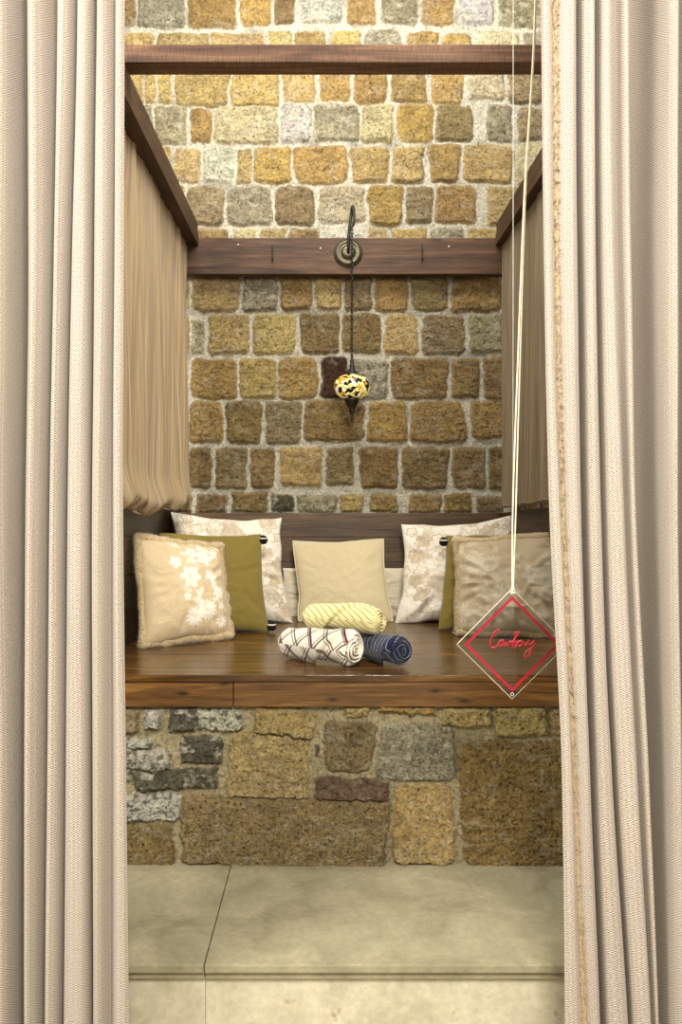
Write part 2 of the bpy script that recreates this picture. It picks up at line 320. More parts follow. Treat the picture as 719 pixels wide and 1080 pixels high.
row(332, 374, [(170, 199, 't', 0), (202, 215, 'g', 6), (220, 263, 't'), (267, 312, 'y'), (317, 358, 'b', -1), (361, 401, 'b', -1, -2), (405, 440, 't', 0), (445, 490, 'k'), (495, 530, 'g', 0, -2)])
row(378, 421, [(168, 197, 't', 2), (201, 249, 'm', 1), (252, 290, 't'), (293, 335, 'm', -1), (339, 366, 'r', -1, -1), (372, 408, 'g', 1), (412, 472, 'b', 0), (476, 505, 'b', 0, -1), (510, 532, 'b', -2, 0)])
row(423, 468, [(166, 196, 't'), (200, 235, 'm'), (239, 276, 'b'), (280, 317, 'k'), (320, 384, 'b', 0, -2), (388, 429, 'o'), (433, 490, 'm'), (495, 532, 'm', 0, -5)])
row(472, 516, [(166, 195, 'b'), (200, 223, 'b'), (228, 260, 'k'), (264, 289, 'b'), (295, 340, 't', 0, -2), (345, 373, 'k', 0, -4), (380, 419, 'b'), (424, 472, 'b'), (477, 512, 'b'), (516, 540, 'b')])
row(521, 541, [(170, 202, 'b'), (207, 239, 'b'), (245, 282, 'b', -2), (286, 309, 'd', 1, -1), (313, 354, 'g', 1), (358, 384, 't', 1), (391, 419, 'm'), (431, 464, 'm'), (468, 497, 'm'), (503, 530, 'k', 2)])
rows = [(-12, 29, 118, 578), (36, 72, 124, 582), (76, 110, 124, 575), (113, 152, 124, 578), (156, 194, 146, 584), (198, 238, 164, 550), (242, 268, 172, 564),
        (290, 328, 166, 531), (332, 374, 166, 534), (378, 421, 164, 536), (424, 468, 162, 536), (472, 516, 162, 544), (521, 541, 166, 534)]
fill_rows(S, rows, -70, 720, 0, 0, 3)
up = [(y, y+36, 330, 330) for y in (-56, -98, -140, -182)]; dn = [(y, y+38, 330, 330) for y in (547, 591, 635, 680, 724, 768, 812)]
fill_rows(S, up+dn+[(272, 286, 330, 330)], -70, 720, 0, 0, 5)
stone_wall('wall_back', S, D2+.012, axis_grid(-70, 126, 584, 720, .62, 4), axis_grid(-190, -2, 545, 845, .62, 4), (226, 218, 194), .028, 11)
B = [(116, 748, 148, 773, 'k'), (152, 748, 171, 769, 'w'), (178, 747, 210, 772, 'd'), (206, 748, 256, 771, 'w', -.03), (116, 778, 163, 789, 'w', .05), (116, 789, 180, 811, 'w', .04),
     (191, 777, 235, 806, 'd', .03), (118, 812, 138, 824, 'w'), (140, 812, 229, 832, 'd', -.06), (118, 836, 190, 866, 'w', -.02), (116, 868, 184, 915, 'b'),
     (240, 771, 327, 843, 't', .04), (270, 747, 332, 777, 't', .12), (341, 762, 394, 813, 'k', .03), (331, 820, 410, 850, 'u', .07), (191, 840, 409, 914, 'k', .035),
     (398, 764, 481, 824, 'g', .02), (362, 744, 388, 757, 't'), (398, 742, 458, 752, 'o', .05), (465, 745, 517, 767, 'y', .03), (522, 745, 578, 777, 'y'), (582, 745, 625, 775, 't'),
     (415, 827, 479, 912, 't', -.02), (486, 781, 602, 915, 'm', 0), (609, 781, 670, 915, 't'), (333, 786, 337, 797, 'd')]  # last sliver is a hole, its darkness painted as a dark stone
fill_rows(B, [(747, 790, 110, 632), (795, 850, 110, 676), (856, 915, 110, 676)], 0, 720, 0, 0, 9)
# the masonry course under the bench stands at the bench front; P() at its own depth
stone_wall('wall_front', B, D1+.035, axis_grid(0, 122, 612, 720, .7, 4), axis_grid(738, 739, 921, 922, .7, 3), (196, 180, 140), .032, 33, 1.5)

# ------------------------------------------------------------------ floor, ledge
def struct(name, bm, mat): return setp(bmobj(name, bm, mat), kind='structure')
bm = bmesh.new(); bbox(bm, (0, 2.5, -.05), (7, 9, .1)); struct('floor', bm, M_FLOOR)
JX = -.3526
for nm, xa, xb in (('trim_1', -1.7, JX-.0012), ('trim_2', JX+.0012, 1.9)):
    bm = bmesh.new(); bbox(bm, ((xa+xb)/2, (D0+D1+.06)/2, SLAB-.012), (xb-xa, D1+.06-D0, .024), .004)
    bbox(bm, ((xa+xb)/2, (D0+.014+D1)/2, SLAB-.024-.012), (xb-xa, D1-D0-.014, .024), .003); struct(nm, bm, M_SLAB)
bm = bmesh.new(); bbox(bm, ((-1.7+JX-.0004)/2, (D0+.03+D1)/2, (SLAB-.048)/2), (1.7+JX-.0004, D1-D0-.03, SLAB-.048), .002)
bbox(bm, ((1.9+JX+.0004)/2, (D0+.03+D1)/2, (SLAB-.048)/2), (1.9-JX-.0004, D1-D0-.03, SLAB-.048), .002); struct('trim_3', bm, M_RISER)

# ------------------------------------------------------------------ bench
XL, XR = -.88, .965; XRF = 1.20
bench = empty('bench', (.1, D1+.1, SLAB), 'built-in varnished wooden bench with panelled back, set on the rough stone base', 'bench')
bm = bmesh.new(); yb = [D1, D1+.13, D1+.42, D1+.72, D1+1.02, D1+1.33, D2-.06]
for i in range(6): bbox(bm, (.05, (yb[i]+yb[i+1])/2, SEAT-.0125), (2.9, yb[i+1]-yb[i]-.0015, .025), .0025)
bmobj('seat', bm, W_BENCH, bench)
bm = bmesh.new(); zt = SEAT-.0255; zb = EZ-(746-VY)*D1/F
for xa, xb in ((-1.4, -.344), (-.341, 1.5)): bbox(bm, ((xa+xb)/2, D1+.022, (zt+zb)/2), (xb-xa, .028, zt-zb), .003)
bmobj('front_rail', bm, W_RAIL, bench)
bm = bmesh.new(); zz = [SEAT, SEAT+.15, SEAT+.30, SEAT+.44, EZ-.032]
for i in range(4): bbox(bm, ((XL+XR)/2, D2-.033, (zz[i]+zz[i+1])/2), (XR-XL+.10, .04, zz[i+1]-zz[i]-.002), .002)
bmobj('backrest', bm, W_PANEL, bench)
def side_panel(xr, xf, hr, hf):
    bm = bmesh.new(); yr, yf = D2-.055, D1+.06; s = 1 if xr > 0 else -1
    for i in range(4):
        fr = [i/4, (i+1)/4]; vs = []
        for t in fr:
            for (x, y, h) in ((xr, yr, hr), (xf, yf, hf)):
                z = SEAT+(EZ+h-SEAT)*t + (.0015 if t == fr[0] else -.0015)
                vs += [bm.verts.new((x, y, z)), bm.verts.new((x+s*.035, y, z))]
        a = vs; q = [(0, 2, 6, 4), (1, 5, 7, 3), (0, 1, 3, 2), (4, 6, 7, 5), (0, 4, 5, 1), (2, 3, 7, 6)]
        for f in q: bm.faces.new([a[k] for k in f])
    bmesh.ops.recalc_face_normals(bm, faces=bm.faces); bmobj('side_panel', bm, W_PANELY, bench)
side_panel(XL, XL, -.02, .035); side_panel(XR, XRF, -.032, .045)

# ------------------------------------------------------------------ beams
def beam(name, c, s, mat, label, bev=.004):
    bm = bmesh.new(); bbox(bm, (0, 0, 0), s, bev); o = bmobj(name, bm, mat); o.location = c; return setp(o, label, 'beam')
beam('wooden_beam', (.1, 3.025, EZ+1.622), (3.2, .09, .064), W_SAWN, 'long wooden crossbeam with saw marks at the very front, resting over the side beams')
beam('wooden_beam', (.113, D2-.05, EZ+1.407), (1.86, .07, .203), W_BEAM, 'deep brown beam fixed across the stone wall behind the lantern')
def side_beam(x, s, label):
    y0, y1 = 2.90, D2-.087; e = empty('side_beam', (x, (y0+y1)/2, EZ+1.46), label, 'beam')
    for n, za, zb, ox in (('lower_board', 1.465, 1.532, 0), ('upper_board', 1.533, 1.588, .004*s)):
        bm = bmesh.new(); bbox(bm, (x+s*.045+ox, (y0+y1)/2, EZ+(za+zb)/2), (.09, y1-y0, zb-za), .003); bmobj(n, bm, W_BEAMY, e)
side_beam(-.72, -1, 'dark side beam running from front to wall above the light taupe drape on the left')
side_beam(.942, 1, 'dark side beam running from front to wall above the shade-tinted taupe drape on the right')

def fuzzy(parent, pts, r, mat, n, ln):
    """short soft hairs standing on a roll of trim"""
    p = np.asarray(pts); k = len(p); i = RNG.randint(1, k-1, n); c = p[i]+(p[i-1]-p[i])*RNG.rand(n, 1); t = p[i]-p[i-1]; t /= np.linalg.norm(t, axis=1)[:, None]+1e-9
    d = RNG.randn(n, 3); d -= (d*t).sum(1)[:, None]*t; d /= np.linalg.norm(d, axis=1)[:, None]+1e-9
    rr = np.asarray(r)[i] if not np.isscalar(r) else np.full(n, r); b = c+d*(rr*.8)[:, None]; w_ = np.cross(d, t)*.0011
    tip = b+d*ln*RNG.uniform(.5, 1.1, (n, 1))+RNG.randn(n, 3)*ln*.3+np.array([0, 0, -ln*.25]); tip[:, 2] = np.maximum(tip[:, 2], p[:, 2].min()-rr.max()*.85)
    V = np.stack([b-w_, b+w_, tip+w_*.2, tip-w_*.2], 1).reshape(-1, 3)
    me = bpy.data.meshes.new('pile'); me.from_pydata(V.tolist(), [], (np.arange(n)[:, None]*4+np.arange(4)).tolist()); o = link('fur_pile', me, mat, parent); return setp(o, kind='stuff')
# ------------------------------------------------------------------ side drapes
def side_drape(x, s, mat, label, hemf, puff, seed, y0=3.0, y1=D2-.09, splay=0):
    n, m = 900, 150; u = np.linspace(0, 1, n)[:, None]; v = np.linspace(0, 1, m)[None, :]
    Yc = y1-(y1-y0)*u; top = EZ+1.47; hem = EZ+hemf(Yc)
    fo = vn(u*46, v*1.2, seed)*.8+vn(u*95, v*1.6, seed+1)*.5+vn(u*19+.4*v, v*.8, seed+2)*1.3
    amp = (.004+.017*ss(0, .35, v)+.004*v)*(1 if puff else .9); X = x+s*.03+fo*amp*(-s)
    pf = np.zeros_like(fo)
    if puff:
        sw = np.abs(np.sin(u*PI*9+1.3*vn(u*5, 0*v, seed+6))); hem = hem+.035*(1-sw)-.01+.02*vn(u*12, 0*v, seed+8)
        t = ss(.86, .97, v); pf = t*(.012+.03*sw)-ss(.95, 1, v)*.075*(.6+.4*sw); pf = pf*ss(0, .14, u)
        X = X-s*pf*-1*-1; X = X+s*0; X = np.where(s < 0, X, X)
    Z = top+(hem-top)*v+0*u
    if puff: Z = Z+ss(.985, 1, v)*.03
    X = X+splay*(y1-Yc)
    V = np.stack([X+0*v, Yc+0*v+vn(u*40, v*2, seed+4)*.004, Z], -1)
    uv = np.stack([(u*(y1-y0)*1.6)+0*v, (Z-EZ)], -1)
    e = empty('side_drape', (x, (y0+y1)/2, EZ), label, 'curtain')
    o = grid('drape_cloth', V, mat, e, uv=uv); so = o.modifiers.new('thickness', 'SOLIDIFY'); so.thickness = .002
    return e, V
side_drape(-.75, -1, M_DRAPE, 'pale taupe gathered gauze drape hanging on the left side, hem tucked up in puffs', lambda y: -.035+0*y, True, 50)
e, V = side_drape(.95, 1, M_DRAPE_SHADE, 'pleated taupe drape with shade painted into its colour hanging on the right side above the wooden panel', lambda y: .0+.036*(D2-y)/1.1, False, 60, splay=.012)
tube('hem', [V[i, -1]+np.array([-.004, 0, 0]) for i in range(0, 900, 6)], .007, M_DRAPE_SHADE, e, 6, fuzz=.6)

# ------------------------------------------------------------------ front curtains
def curtain(rows, depth, name_label, side):
    """rows: {py: [(px, fold_depth)...]}"""
    ys = sorted(rows); n, m = 700, 170; K = []
    for y in ys: K.append(cr(rows[y], n))
    K = np.array(K); pys = np.linspace(-420, 1172, m); tt = np.interp(pys, ys, range(len(ys)))
    out = np.zeros((n, m, 3))
    for j, t in enumerate(tt):
        i = min(int(t), len(ys)-2); f = t-i; g = lambda q: K[min(max(q, 0), len(ys)-1)]
        a, b, c, d = g(i-1), g(i), g(i+1), g(i+2)
        k = .5*((2*b)+(c-a)*f+(2*a-5*b+4*c-d)*f*f+(3*b-a-3*c+d)*f**3)
        out[:, j, 0] = (k[:, 0]-VX)*depth/F; dd = np.clip(k[:, 1]/36., 0, 1.2)**1.5*36*1.75+np.minimum(k[:, 1], 0); out[:, j, 1] = depth+dd/400.; out[:, j, 2] = EZ-(pys[j]-VY)*depth/F
    U, Vv = np.meshgrid(np.linspace(0, 1, n), np.linspace(0, 1, m), indexing='ij')
    out[..., 1] += fbm(U*14, Vv*3, 70, 3)*.006; out[..., 0] += fbm(U*10, Vv*4, 75, 2)*.0035*ss(0, .03, U)
    seg = np.linalg.norm(np.diff(out[:, m//2, :2], axis=0), axis=1); arc = np.concatenate([[0], np.cumsum(seg)])
    uv = np.stack([np.repeat(arc[:, None], m, 1), out[..., 2]], -1)
    e = empty('curtain', (float(out[..., 0].mean()), depth, .01), name_label, 'curtain')
    o = grid('curtain_cloth', out, M_CURT, e, uv=uv, flip=(side < 0)); so = o.modifiers.new('thickness', 'SOLIDIFY'); so.thickness = .0025
    return e, out
def slits(pts, idx, w):
    # narrow deep gaps between neighbouring folds of cloth
    out = []
    for i, (x, d) in enumerate(pts):
        if i in idx:
            s = 1 if pts[i+1][0] > x else -1; out += [(x-s*w, 9), (x-s*w*.35, 34), (x, 44), (x+s*w*.35, 34), (x+s*w, 9)]
        else: out.append((x, d))
    return out
def Lrow(xs): # edge, crest, trough, crest, ...
    ds = [6, 0, 15, -2, 30, 0, 34, -2, 24, -6, 36, -4, 30, 0, 34, 0, 30, 0, 30, 0]
    xs = xs+[xs[-1]-14*(i+1) for i in range(8)]
    return slits([(x, d) for x, d in zip(xs, ds)], (4, 6), 4.2)
e, _ = curtain({-420: Lrow([131, 124, 117, 107, 96, 84, 76, 64, 50, 35, 15, 2]), 0: Lrow([130, 124, 117, 107, 96, 85, 76, 64, 50, 35, 15, 2]), 270: Lrow([129, 123, 116, 107, 94, 83, 70, 59, 50, 36, 14, 0]),
         540: Lrow([128, 122, 113, 103, 92, 78, 65, 54, 45, 32, 12, -2]), 800: Lrow([131, 124, 112, 102, 92, 79, 64, 52, 43, 30, 14, 2]),
         1172: Lrow([135, 125, 112, 103, 94, 79, 61, 50, 41, 30, 14, 2])}, 2.2, 'long cream knitted curtain hanging in soft folds at the left of the opening', -1)
def Rrow(xs):
    ds = [6, 0, 9, -3, 34, 0, 36, 2, 16, 6, 40, 34, -4, 32, 0, 32, 0, 32, 0]
    xs = xs+[xs[-1]+14*(i+1) for i in range(6)]
    return slits([(x, d) for x, d in zip(xs, ds)], (4, 6), 3.6)
e, RV = curtain({-420: Rrow([570, 576, 586, 600, 611, 622, 630, 641, 654, 664, 676, 698, 712]), 0: Rrow([572, 577, 587, 601, 611, 623, 631, 641, 655, 664, 676, 698, 712]), 270: Rrow([575, 580, 589, 601, 614, 623, 633, 645, 656, 666, 677, 694, 711]),
         540: Rrow([581, 587, 595, 607, 618, 627, 639, 655, 664, 671, 680, 698, 711]), 800: Rrow([594, 599, 606, 616, 626, 636, 650, 668, 676, 684, 692, 702, 714]),
         1172: Rrow([598, 606, 621, 631, 641, 652, 672, 688, 694, 697, 702, 706, 718])}, 2.2, 'long cream knitted curtain with a fringed seam at the right of the opening', 1)
# the fuzzy seam follows the shallow trough of the cloth
i2 = int(2/26.*700); c = RV[i2, :, :]; pts = cr(c[::2], 700)+np.array([0, -.004, 0])
rr = .0095*(1+.3*vn(np.arange(700)/3., np.zeros(700), 3)); fr_ = tube('fringe', pts, rr, M_FRINGE, e, 10, fuzz=.7, flat=.6); fuzzy(fr_, pts, rr, M_FRINGE, 9000, .011)

# ------------------------------------------------------------------ cushions
def flower(u, v, cx, cy, R, n, rot=0, fill=1.):
    dx, dy = u-cx, v-cy; r = np.hypot(dx, dy); th = np.arctan2(dy, dx)+rot
    e = R*(.55+.45*np.abs(np.cos(n*th/2))); m = ss(e+.012, e-.012, r); line = ss(.022, .0, np.abs(r-e))*.6
    core = ss(R*.25, R*.18, r); rays = ss(.12, .0, np.abs(np.sin(n*th/2)))*(r < e)
    return np.clip(m*fill-.45*core*fill-.35*rays*m*(r > R*.2)*fill+line*(1-fill)*1.5, 0, 1)
def floral(u, v, kind, seed):
    r = random.Random(seed)
    if kind == 'front':      # large white flower heads and leaf sprays on satin beige
        a = np.zeros_like(u)
        for (cx, cy, R, n) in ((.02, .18, .24, 6), (.34, -.50, .22, 14), (.52, .22, .14, 5), (.05, -.62, .2, 12), (.44, .62, .2, 5), (-.28, .48, .14, 5), (.66, -.14, .15, 7), (.15, .72, .15, 5), (-.1, -.22, .09, 5), (.72, .75, .13, 5), (.70, -.74, .14, 9)):
            a = np.maximum(a, flower(u, v, cx, cy, R, n, cx*3))
        lf = ss(.12, .32, fbm(u*5+v*2, v*5-u, seed, 3))*ss(-.35, .1, u+.2*v); a = np.maximum(a, lf*.75)
        sp = ss(.04, .0, np.abs(fbm(u*6, v*6, seed+3, 2)))*.6; a = np.maximum(a, sp*ss(-.4, 0, u))
        base, fg = lin((206, 184, 146)), lin((236, 228, 210))
    elif kind == 'rear':
        a = np.zeros_like(u)
        for k in range(80):
            a = np.maximum(a, flower(u, v, r.uniform(-.97, .97), r.uniform(-.97, .97), r.uniform(.07, .17), r.choice([4, 5, 5, 6]), r.uniform(0, 3), r.choice([0, .35, .6]))*r.uniform(.55, 1))
        a = np.maximum(a, ss(.05, 0, np.abs(fbm(u*7, v*7, seed+5, 2)))*.6)
        base, fg = lin((228, 220, 202)), lin((166, 138, 90))
    elif kind == 'faint':
        a = np.zeros_like(u)
        for k in range(16): a = np.maximum(a, flower(u, v, r.uniform(-.9, .9), r.uniform(-.9, .9), r.uniform(.12, .24), r.choice([5, 12, 14]), r.uniform(0, 3))*.8)
        a = np.maximum(a, ss(.1, .35, fbm(u*5, v*5, seed+5, 3))*.5); base, fg = lin((188, 170, 138)), lin((214, 202, 176))
    else:
        a = ss(.2, .5, fbm(u*4, v*4, seed, 3))*.3; base, fg = lin((222, 208, 180)), lin((196, 180, 150))
    return base*(1-a[..., None])+fg*a[..., None]
def cushion(label, corners, T, cover_mat, seed, pattern=None, trim=None, pinch=.05, wr=.008, group=None, cover='cover', sag=.0, tassels=(), ear=.0):
    """corners: (px, py, depth) for bottom-left, bottom-right, top-right, top-left; stands on the seat"""
    bl, br, tr, tl = [np.array(P(*c)) for c in corners]; n = 170
    s = np.linspace(-1, 1, n); u, v = np.meshgrid(s, s, indexing='ij')
    u = np.sign(u)*(1-(1-np.abs(u))**1.35); v = np.sign(v)*(1-(1-np.abs(v))**1.35)
    def surf(u, v, side):
        uu = u*(1-pinch*(1-v**2)*u**2); vv = v*(1-pinch*(1-u**2)*v**2)
        wb = fbm(u*1.7+3, v*1.7, seed+7, 2)*.02; uu = uu+wb*(1-u**2)+.022*vn(v*2.6, np.sign(u)*3+0*v, seed+8)*u**4*(1-v**4); vv = vv+.028*vn(u*3.1, np.sign(v)*3+0*u, seed+9)*v**4*(1-u**4)
        a = ((1-uu)/2)[..., None]; b = ((1-vv)/2)[..., None]
        p = (bl*a+br*(1-a))*b+(tl*a+tr*(1-a))*(1-b)
        nr = np.cross(br-bl, tl-bl); nr /= np.linalg.norm(nr)   # points to the camera (-y)
        h = T/2*np.clip((1-u**2)*(1-v**2), 0, 1)**.42*(1-.25*v)
        r2 = np.maximum(np.abs(u), np.abs(v)); th = np.arctan2(v, u)
        rad = vn(th*7, r2*1.5, seed+1)*ss(.35, .85, r2)*(1-r2**6)*wr*1.3
        fold = (1-np.abs(fbm(u*2.2+v*.8, v*2.5-u*.4, seed+2, 3))*2.2)*wr*.9*(1-r2**4)
        h = np.maximum(h+rad+fold, 0)*np.clip((1-r2)*60, 0, 1)
        return p+nr*(h*side)[..., None], p
    F_, _ = surf(u, v, 1); Bk, _ = surf(u, v, -1)
    cz = F_[..., 2].min(); low = min(cz, Bk[..., 2].min()); dz = SEAT+.001-low
    zmin = SEAT+.001; F_[..., 2] = np.maximum(F_[..., 2], zmin+.000); Bk[..., 2] = np.maximum(Bk[..., 2], zmin)
    e = empty('cushion', tuple((bl+br)/2*np.array([1, 1, 0])+np.array([0, 0, SEAT])), label, 'cushion', group)
    V = np.concatenate([F_, Bk[::-1]], 0); U = np.concatenate([u, u[::-1]], 0); W = np.concatenate([v, v[::-1]], 0)
    col = floral(U, W, pattern, seed) if pattern else None
    grid(cover, V, cover_mat, e, col)
    t = np.linspace(-1, 1, 90)[:-1]; o = np.ones_like(t)
    pu = np.concatenate([t, o, -t, -o]); pv = np.concatenate([-o, t, o, -t])
    _, edge = surf(pu, pv, 1)
    if trim == 'fur':
        r = .0195*(1+.22*vn(np.arange(len(pu))/7., np.zeros(len(pu)), seed)); edge[:, 2] = np.maximum(edge[:, 2], zmin+.017)
        big = cr(np.concatenate([edge, edge[:1]]), 1400)[:-1]; rb = np.interp(np.linspace(0, len(r)-1, 1399), range(len(r)), r)
        ft = tube('fur_trim', big, rb, M_FUR, e, 16, closed=True, fuzz=.35); fuzzy(ft, big, rb, M_FUR, 12000, .015)
    elif trim == 'piping':
        edge[:, 2] = np.maximum(edge[:, 2], zmin+.005); tube('piping', edge, .0055, M_PIPE, e, 8, closed=True)
    for c in tassels:
        q = {'tr': tr, 'br': br, 'tl': tl}[c].copy(); sx = -1 if c == 'tl' else 1; q = q+np.array([sx*.012, -.01, -.03 if c != 'br' else .02])
        q[2] = max(q[2], zmin+.03)
        prof = [(.0005, .024), (.010, .022), (.019, .014), (.024, .0), (.022, -.014), (.013, -.022), (.0005, -.024)]
        ta = lathe('tassel', prof, q, M_BLACK, e, 16); setp(ta, 'black tassel'); lathe('tassel_band', [(.0005, .012), (.012, .012), (.0215, .010), (.0222, .004), (.012, .004), (.0005, .003)], q+np.array([0, -.0015, .0]), M_WHITE, ta, 16)
    return e
cushion('small pale lumbar cushion lying lengthwise behind the plain beige cushion in the middle', [(296, 653, 4.655), (432, 653, 4.655), (429, 599, 4.675), (298, 599, 4.675)], .07, M_FAB, 5, 'pale', None, .03, .005)
cushion('large floral cushion with tan blossoms standing at the back left behind an olive cushion', [(188, 663, 4.36), (309, 658, 4.40), (297, 546, 4.56), (180, 540, 4.52)], .17, M_FAB, 11, 'rear', None, .10, .011)
cushion('large floral cushion with tan blossoms standing at the back right behind an olive cushion', [(416, 659, 4.40), (534, 664, 4.36), (544, 542, 4.52), (423, 553, 4.56)], .17, M_FAB, 12, 'rear', None, .10, .011)
cushion('plain beige square cushion with piped edges in the middle of the bench', [(315, 656, 4.44), (414, 656, 4.44), (404, 569, 4.585), (309, 571, 4.585)], .12, M_BEIGE, 13, None, 'piping', .045, .004)
cushion('olive green cushion between the fur-trimmed and floral cushions on the left', [(178, 671, 3.96), (284, 667, 4.08), (275, 563, 4.26), (168, 562, 4.14)], .12, M_OLIVE, 14, None, None, .035, .005, tassels=('tr', 'br'))
cushion('olive green cushion mostly hidden behind the fur-trimmed cushion on the right', [(462, 664, 4.13), (560, 668, 4.10), (563, 562, 4.26), (470, 565, 4.28)], .10, M_OLIVE, 15, None, None, .035, .005, tassels=('tl',))
cushion('beige satin cushion with white flowers and fluffy trim at the left front', [(151, 683, 3.60), (243, 669, 3.84), (232, 576, 3.98), (144, 566, 3.76)], .17, M_FAB, 17, 'front', 'fur', .05, .007)
cushion('greyish cushion with faint flowers and fluffy trim at the right, behind the hanging sign', [(482, 668, 3.96), (592, 673, 3.86), (588, 564, 4.02), (480, 570, 4.12)], .16, M_FAB, 21, 'faint', 'fur', .05, .013)

# ------------------------------------------------------------------ towels
def towel(label, a, b, r, seed, paint, r2=None, phase=0., lift=0):
    """rolled towel from point a to b (world), last end shows the spiral"""
    a, b = np.array(a, float), np.array(b, float); L = np.linalg.norm(b-a); ax = (b-a)/L
    up = np.array([0, 0, 1.]); sd = np.cross(ax, up); sd /= np.linalg.norm(sd); up = np.cross(sd, ax); r2 = r2 or r
    n, m = 260, 240; s = np.linspace(0, 1, n)[:, None]; th = np.linspace(0, 2*PI, m)[None, :]
    k = 1.7; q = np.mod(th/(2*PI)-k*s*.55-phase, 1.)                       # slanting overlap of the outer wrap
    step = ss(0, .05, q)*(1-q)*.32+.02*np.sin(q*14)-.06
    endr = np.clip(1-np.maximum(0, (.09-s)/.09)**2*.35-np.maximum(0, (s-.93)/.07)**2*.22, 0, 1)
    R = (r+(r2-r)*s)*(.88+step)*endr*(1+.045*fbm(s*6, np.cos(th)*2+seed, seed, 3)+.03*fbm(s*3+np.sin(th)*2, th*0+np.cos(th)*3, seed+1, 3))
    R = R*(1-.08*np.abs(np.sin(th)))                                      # a little squashed
    V = a+ax*(s*L)[..., None]+0*th[..., None]+R[..., None]*(np.cos(th)[..., None]*sd+np.sin(th)[..., None]*up)
    SU, TV = s+0*th, th+0*s
    base = (a+b)/2; e = empty('rolled_towel', (base[0], base[1], min(a[2], b[2])-r), label, 'towel')
    c = paint(SU*L, TV/(2*PI)*2*PI*r, q+0*s)
    grid('towel_roll', V, M_TOWEL, e, c)
    for (o, dr, sg) in ((a, R[0], -1), (b, R[-1], 1)):                    # coiled ends
        kk = 60; rho = np.linspace(1, 0, kk)[:, None]; ph = th/(2*PI)+rho*3.6; g = np.abs(np.mod(ph, 1)-.5)*2
        off = (.35*(1-rho**2)*.35+(g-.5)*.26*ss(0, .12, 1-rho))*r*sg
        W = o+ax*off[..., None]+(rho*dr[None, :])[..., None]*(np.cos(th)[..., None]*sd+np.sin(th)[..., None]*up)
        cc = paint(off*0+rho*.05, (rho*3.6*.1+th*.02), g); grid('coiled_end', W, M_TOWEL, e, cc*(1-.0*g[..., None]))
    return e
def stripes(x, per, w): return ss(w, w*.4, np.abs(np.mod(x/per, 1)-.5)*per)
def paint_yellow(s, t, q):
    a = stripes(s*.55+t*.75, .020, .0017); c = lin((232, 220, 158)); return c*(1-a[..., None])+lin((74, 62, 38))*a[..., None]
def paint_navy(s, t, q):
    a = stripes(s*.95+t*.25, .024, .0016)*ss(.2, .5, vn(s*400, t*400, 2)+.7); c = lin((22, 26, 52)); return c*(1-a[..., None])+lin((160, 168, 190))*a[..., None]
def paint_plaid(s, t, q):
    c = np.ones(s.shape+(3,))*lin((236, 228, 206)); u_, v_ = s*.8+t*.6, s*.75-t*.66
    for (x, per, off, w, k) in ((u_, .07, 0, .0042, (30, 24, 34)), (u_, .07, .012, .0028, (60, 40, 44)), (v_, .075, .02, .004, (30, 24, 34)), (v_, .075, .033, .0026, (104, 30, 36)), (u_, .14, .04, .0045, (120, 34, 38)), (v_, .15, .055, .002, (60, 60, 90))):
        a = stripes(x+off, per, w)[..., None]; c = c*(1-a)+lin(k)*a
    return c
def on_seat(px, d, r): return ((px-VX)*d/F, d, SEAT+r)
towel('cream towel with dark and red plaid lines rolled up at the front left', on_seat(301, 3.40, .067), on_seat(373, 3.17, .069), .068, 31, paint_plaid, .074, .30)
towel('navy blue towel with thin pale stripes rolled up at the right of the pile', on_seat(366, 3.47, .054), on_seat(424, 3.18, .060), .054, 37, paint_navy, .064, .1)
za = EZ-(649-VY)*3.47/F; zb = EZ-(654-VY)*3.27/F
towel('pale yellow towel with dark pinstripes rolled up on top of the plaid and navy towels', ((325-VX)*3.47/F, 3.47, za), ((400-VX)*3.27/F, 3.27, zb), .057, 41, paint_yellow, .062, .55)

# ------------------------------------------------------------------ wall lantern
LD = 4.56; lan = empty('hanging_lantern', tuple(P(366, 267, D2-.087)), 'mosaic glass lantern hanging by a chain from a dark hooked bracket on the rear beam', 'lamp')
pc = P(367, 267, D2-.086); prof = [(.002, .034), (.020, .034), (.036, .030), (.040, .018), (.052, .016), (.056, .022), (.066, .020), (.070, .010), (.078, .009), (.081, .0), (.002, 0)]
lathe('wall_plate', prof, pc, M_PLATE, lan, 48, 'Y')
arm = [P(367, 268, D2-.11), P(367.3, 262, 4.62), P(368, 245, 4.605), P(370, 228, 4.60), P(371.3, 219.5, 4.585), P(372.3, 218.3, 4.57), P(373, 222, LD), P(373.2, 232, LD), P(372.6, 237, LD+.004), P(371.3, 238.5, LD+.008)]
tube('bracket_arm', cr([list(p) for p in arm], 60), [.0085]*40+[.0075]*20, M_IRON, lan, 10)
def chain(name, x, y, z0, z1, mat, parent):
    bm = bmesh.new(); n = int((z0-z1)/.017); st = (z0-z1)/n
    for k in range(n):
        zc = z0-(k+.5)*st; ro = (k % 2)*PI/2+.5
        for i in range(12):
            for j in range(5): pass
        th = np.linspace(0, 2*PI, 13)[:-1]; ring = []
        for t in th:
            px_, pz_ = .0075*math.cos(t), (st*.5+.0035)*math.sin(t); c = []
            for f in np.linspace(0, 2*PI, 6)[:-1]:
                rr = .0026; ox = (px_+rr*math.cos(f)*math.cos(t)); oz = pz_+rr*math.cos(f)*math.sin(t); oy = rr*math.sin(f)
                c.append(bm.verts.new((x+ox*math.cos(ro)-oy*math.sin(ro), y+ox*math.sin(ro)+oy*math.cos(ro), zc+oz)))
            ring.append(c)
        for i in range(12):
            for j in range(5):
                bm.faces.new([ring[i][j], ring[(i+1) % 12][j], ring[(i+1) % 12][(j+1) % 5], ring[i][(j+1) % 5]])
    return bmobj(name, bm, mat, parent, True)
gx = P(371, 0, LD).x; zc = P(0, 408, LD).z; k = LD/F
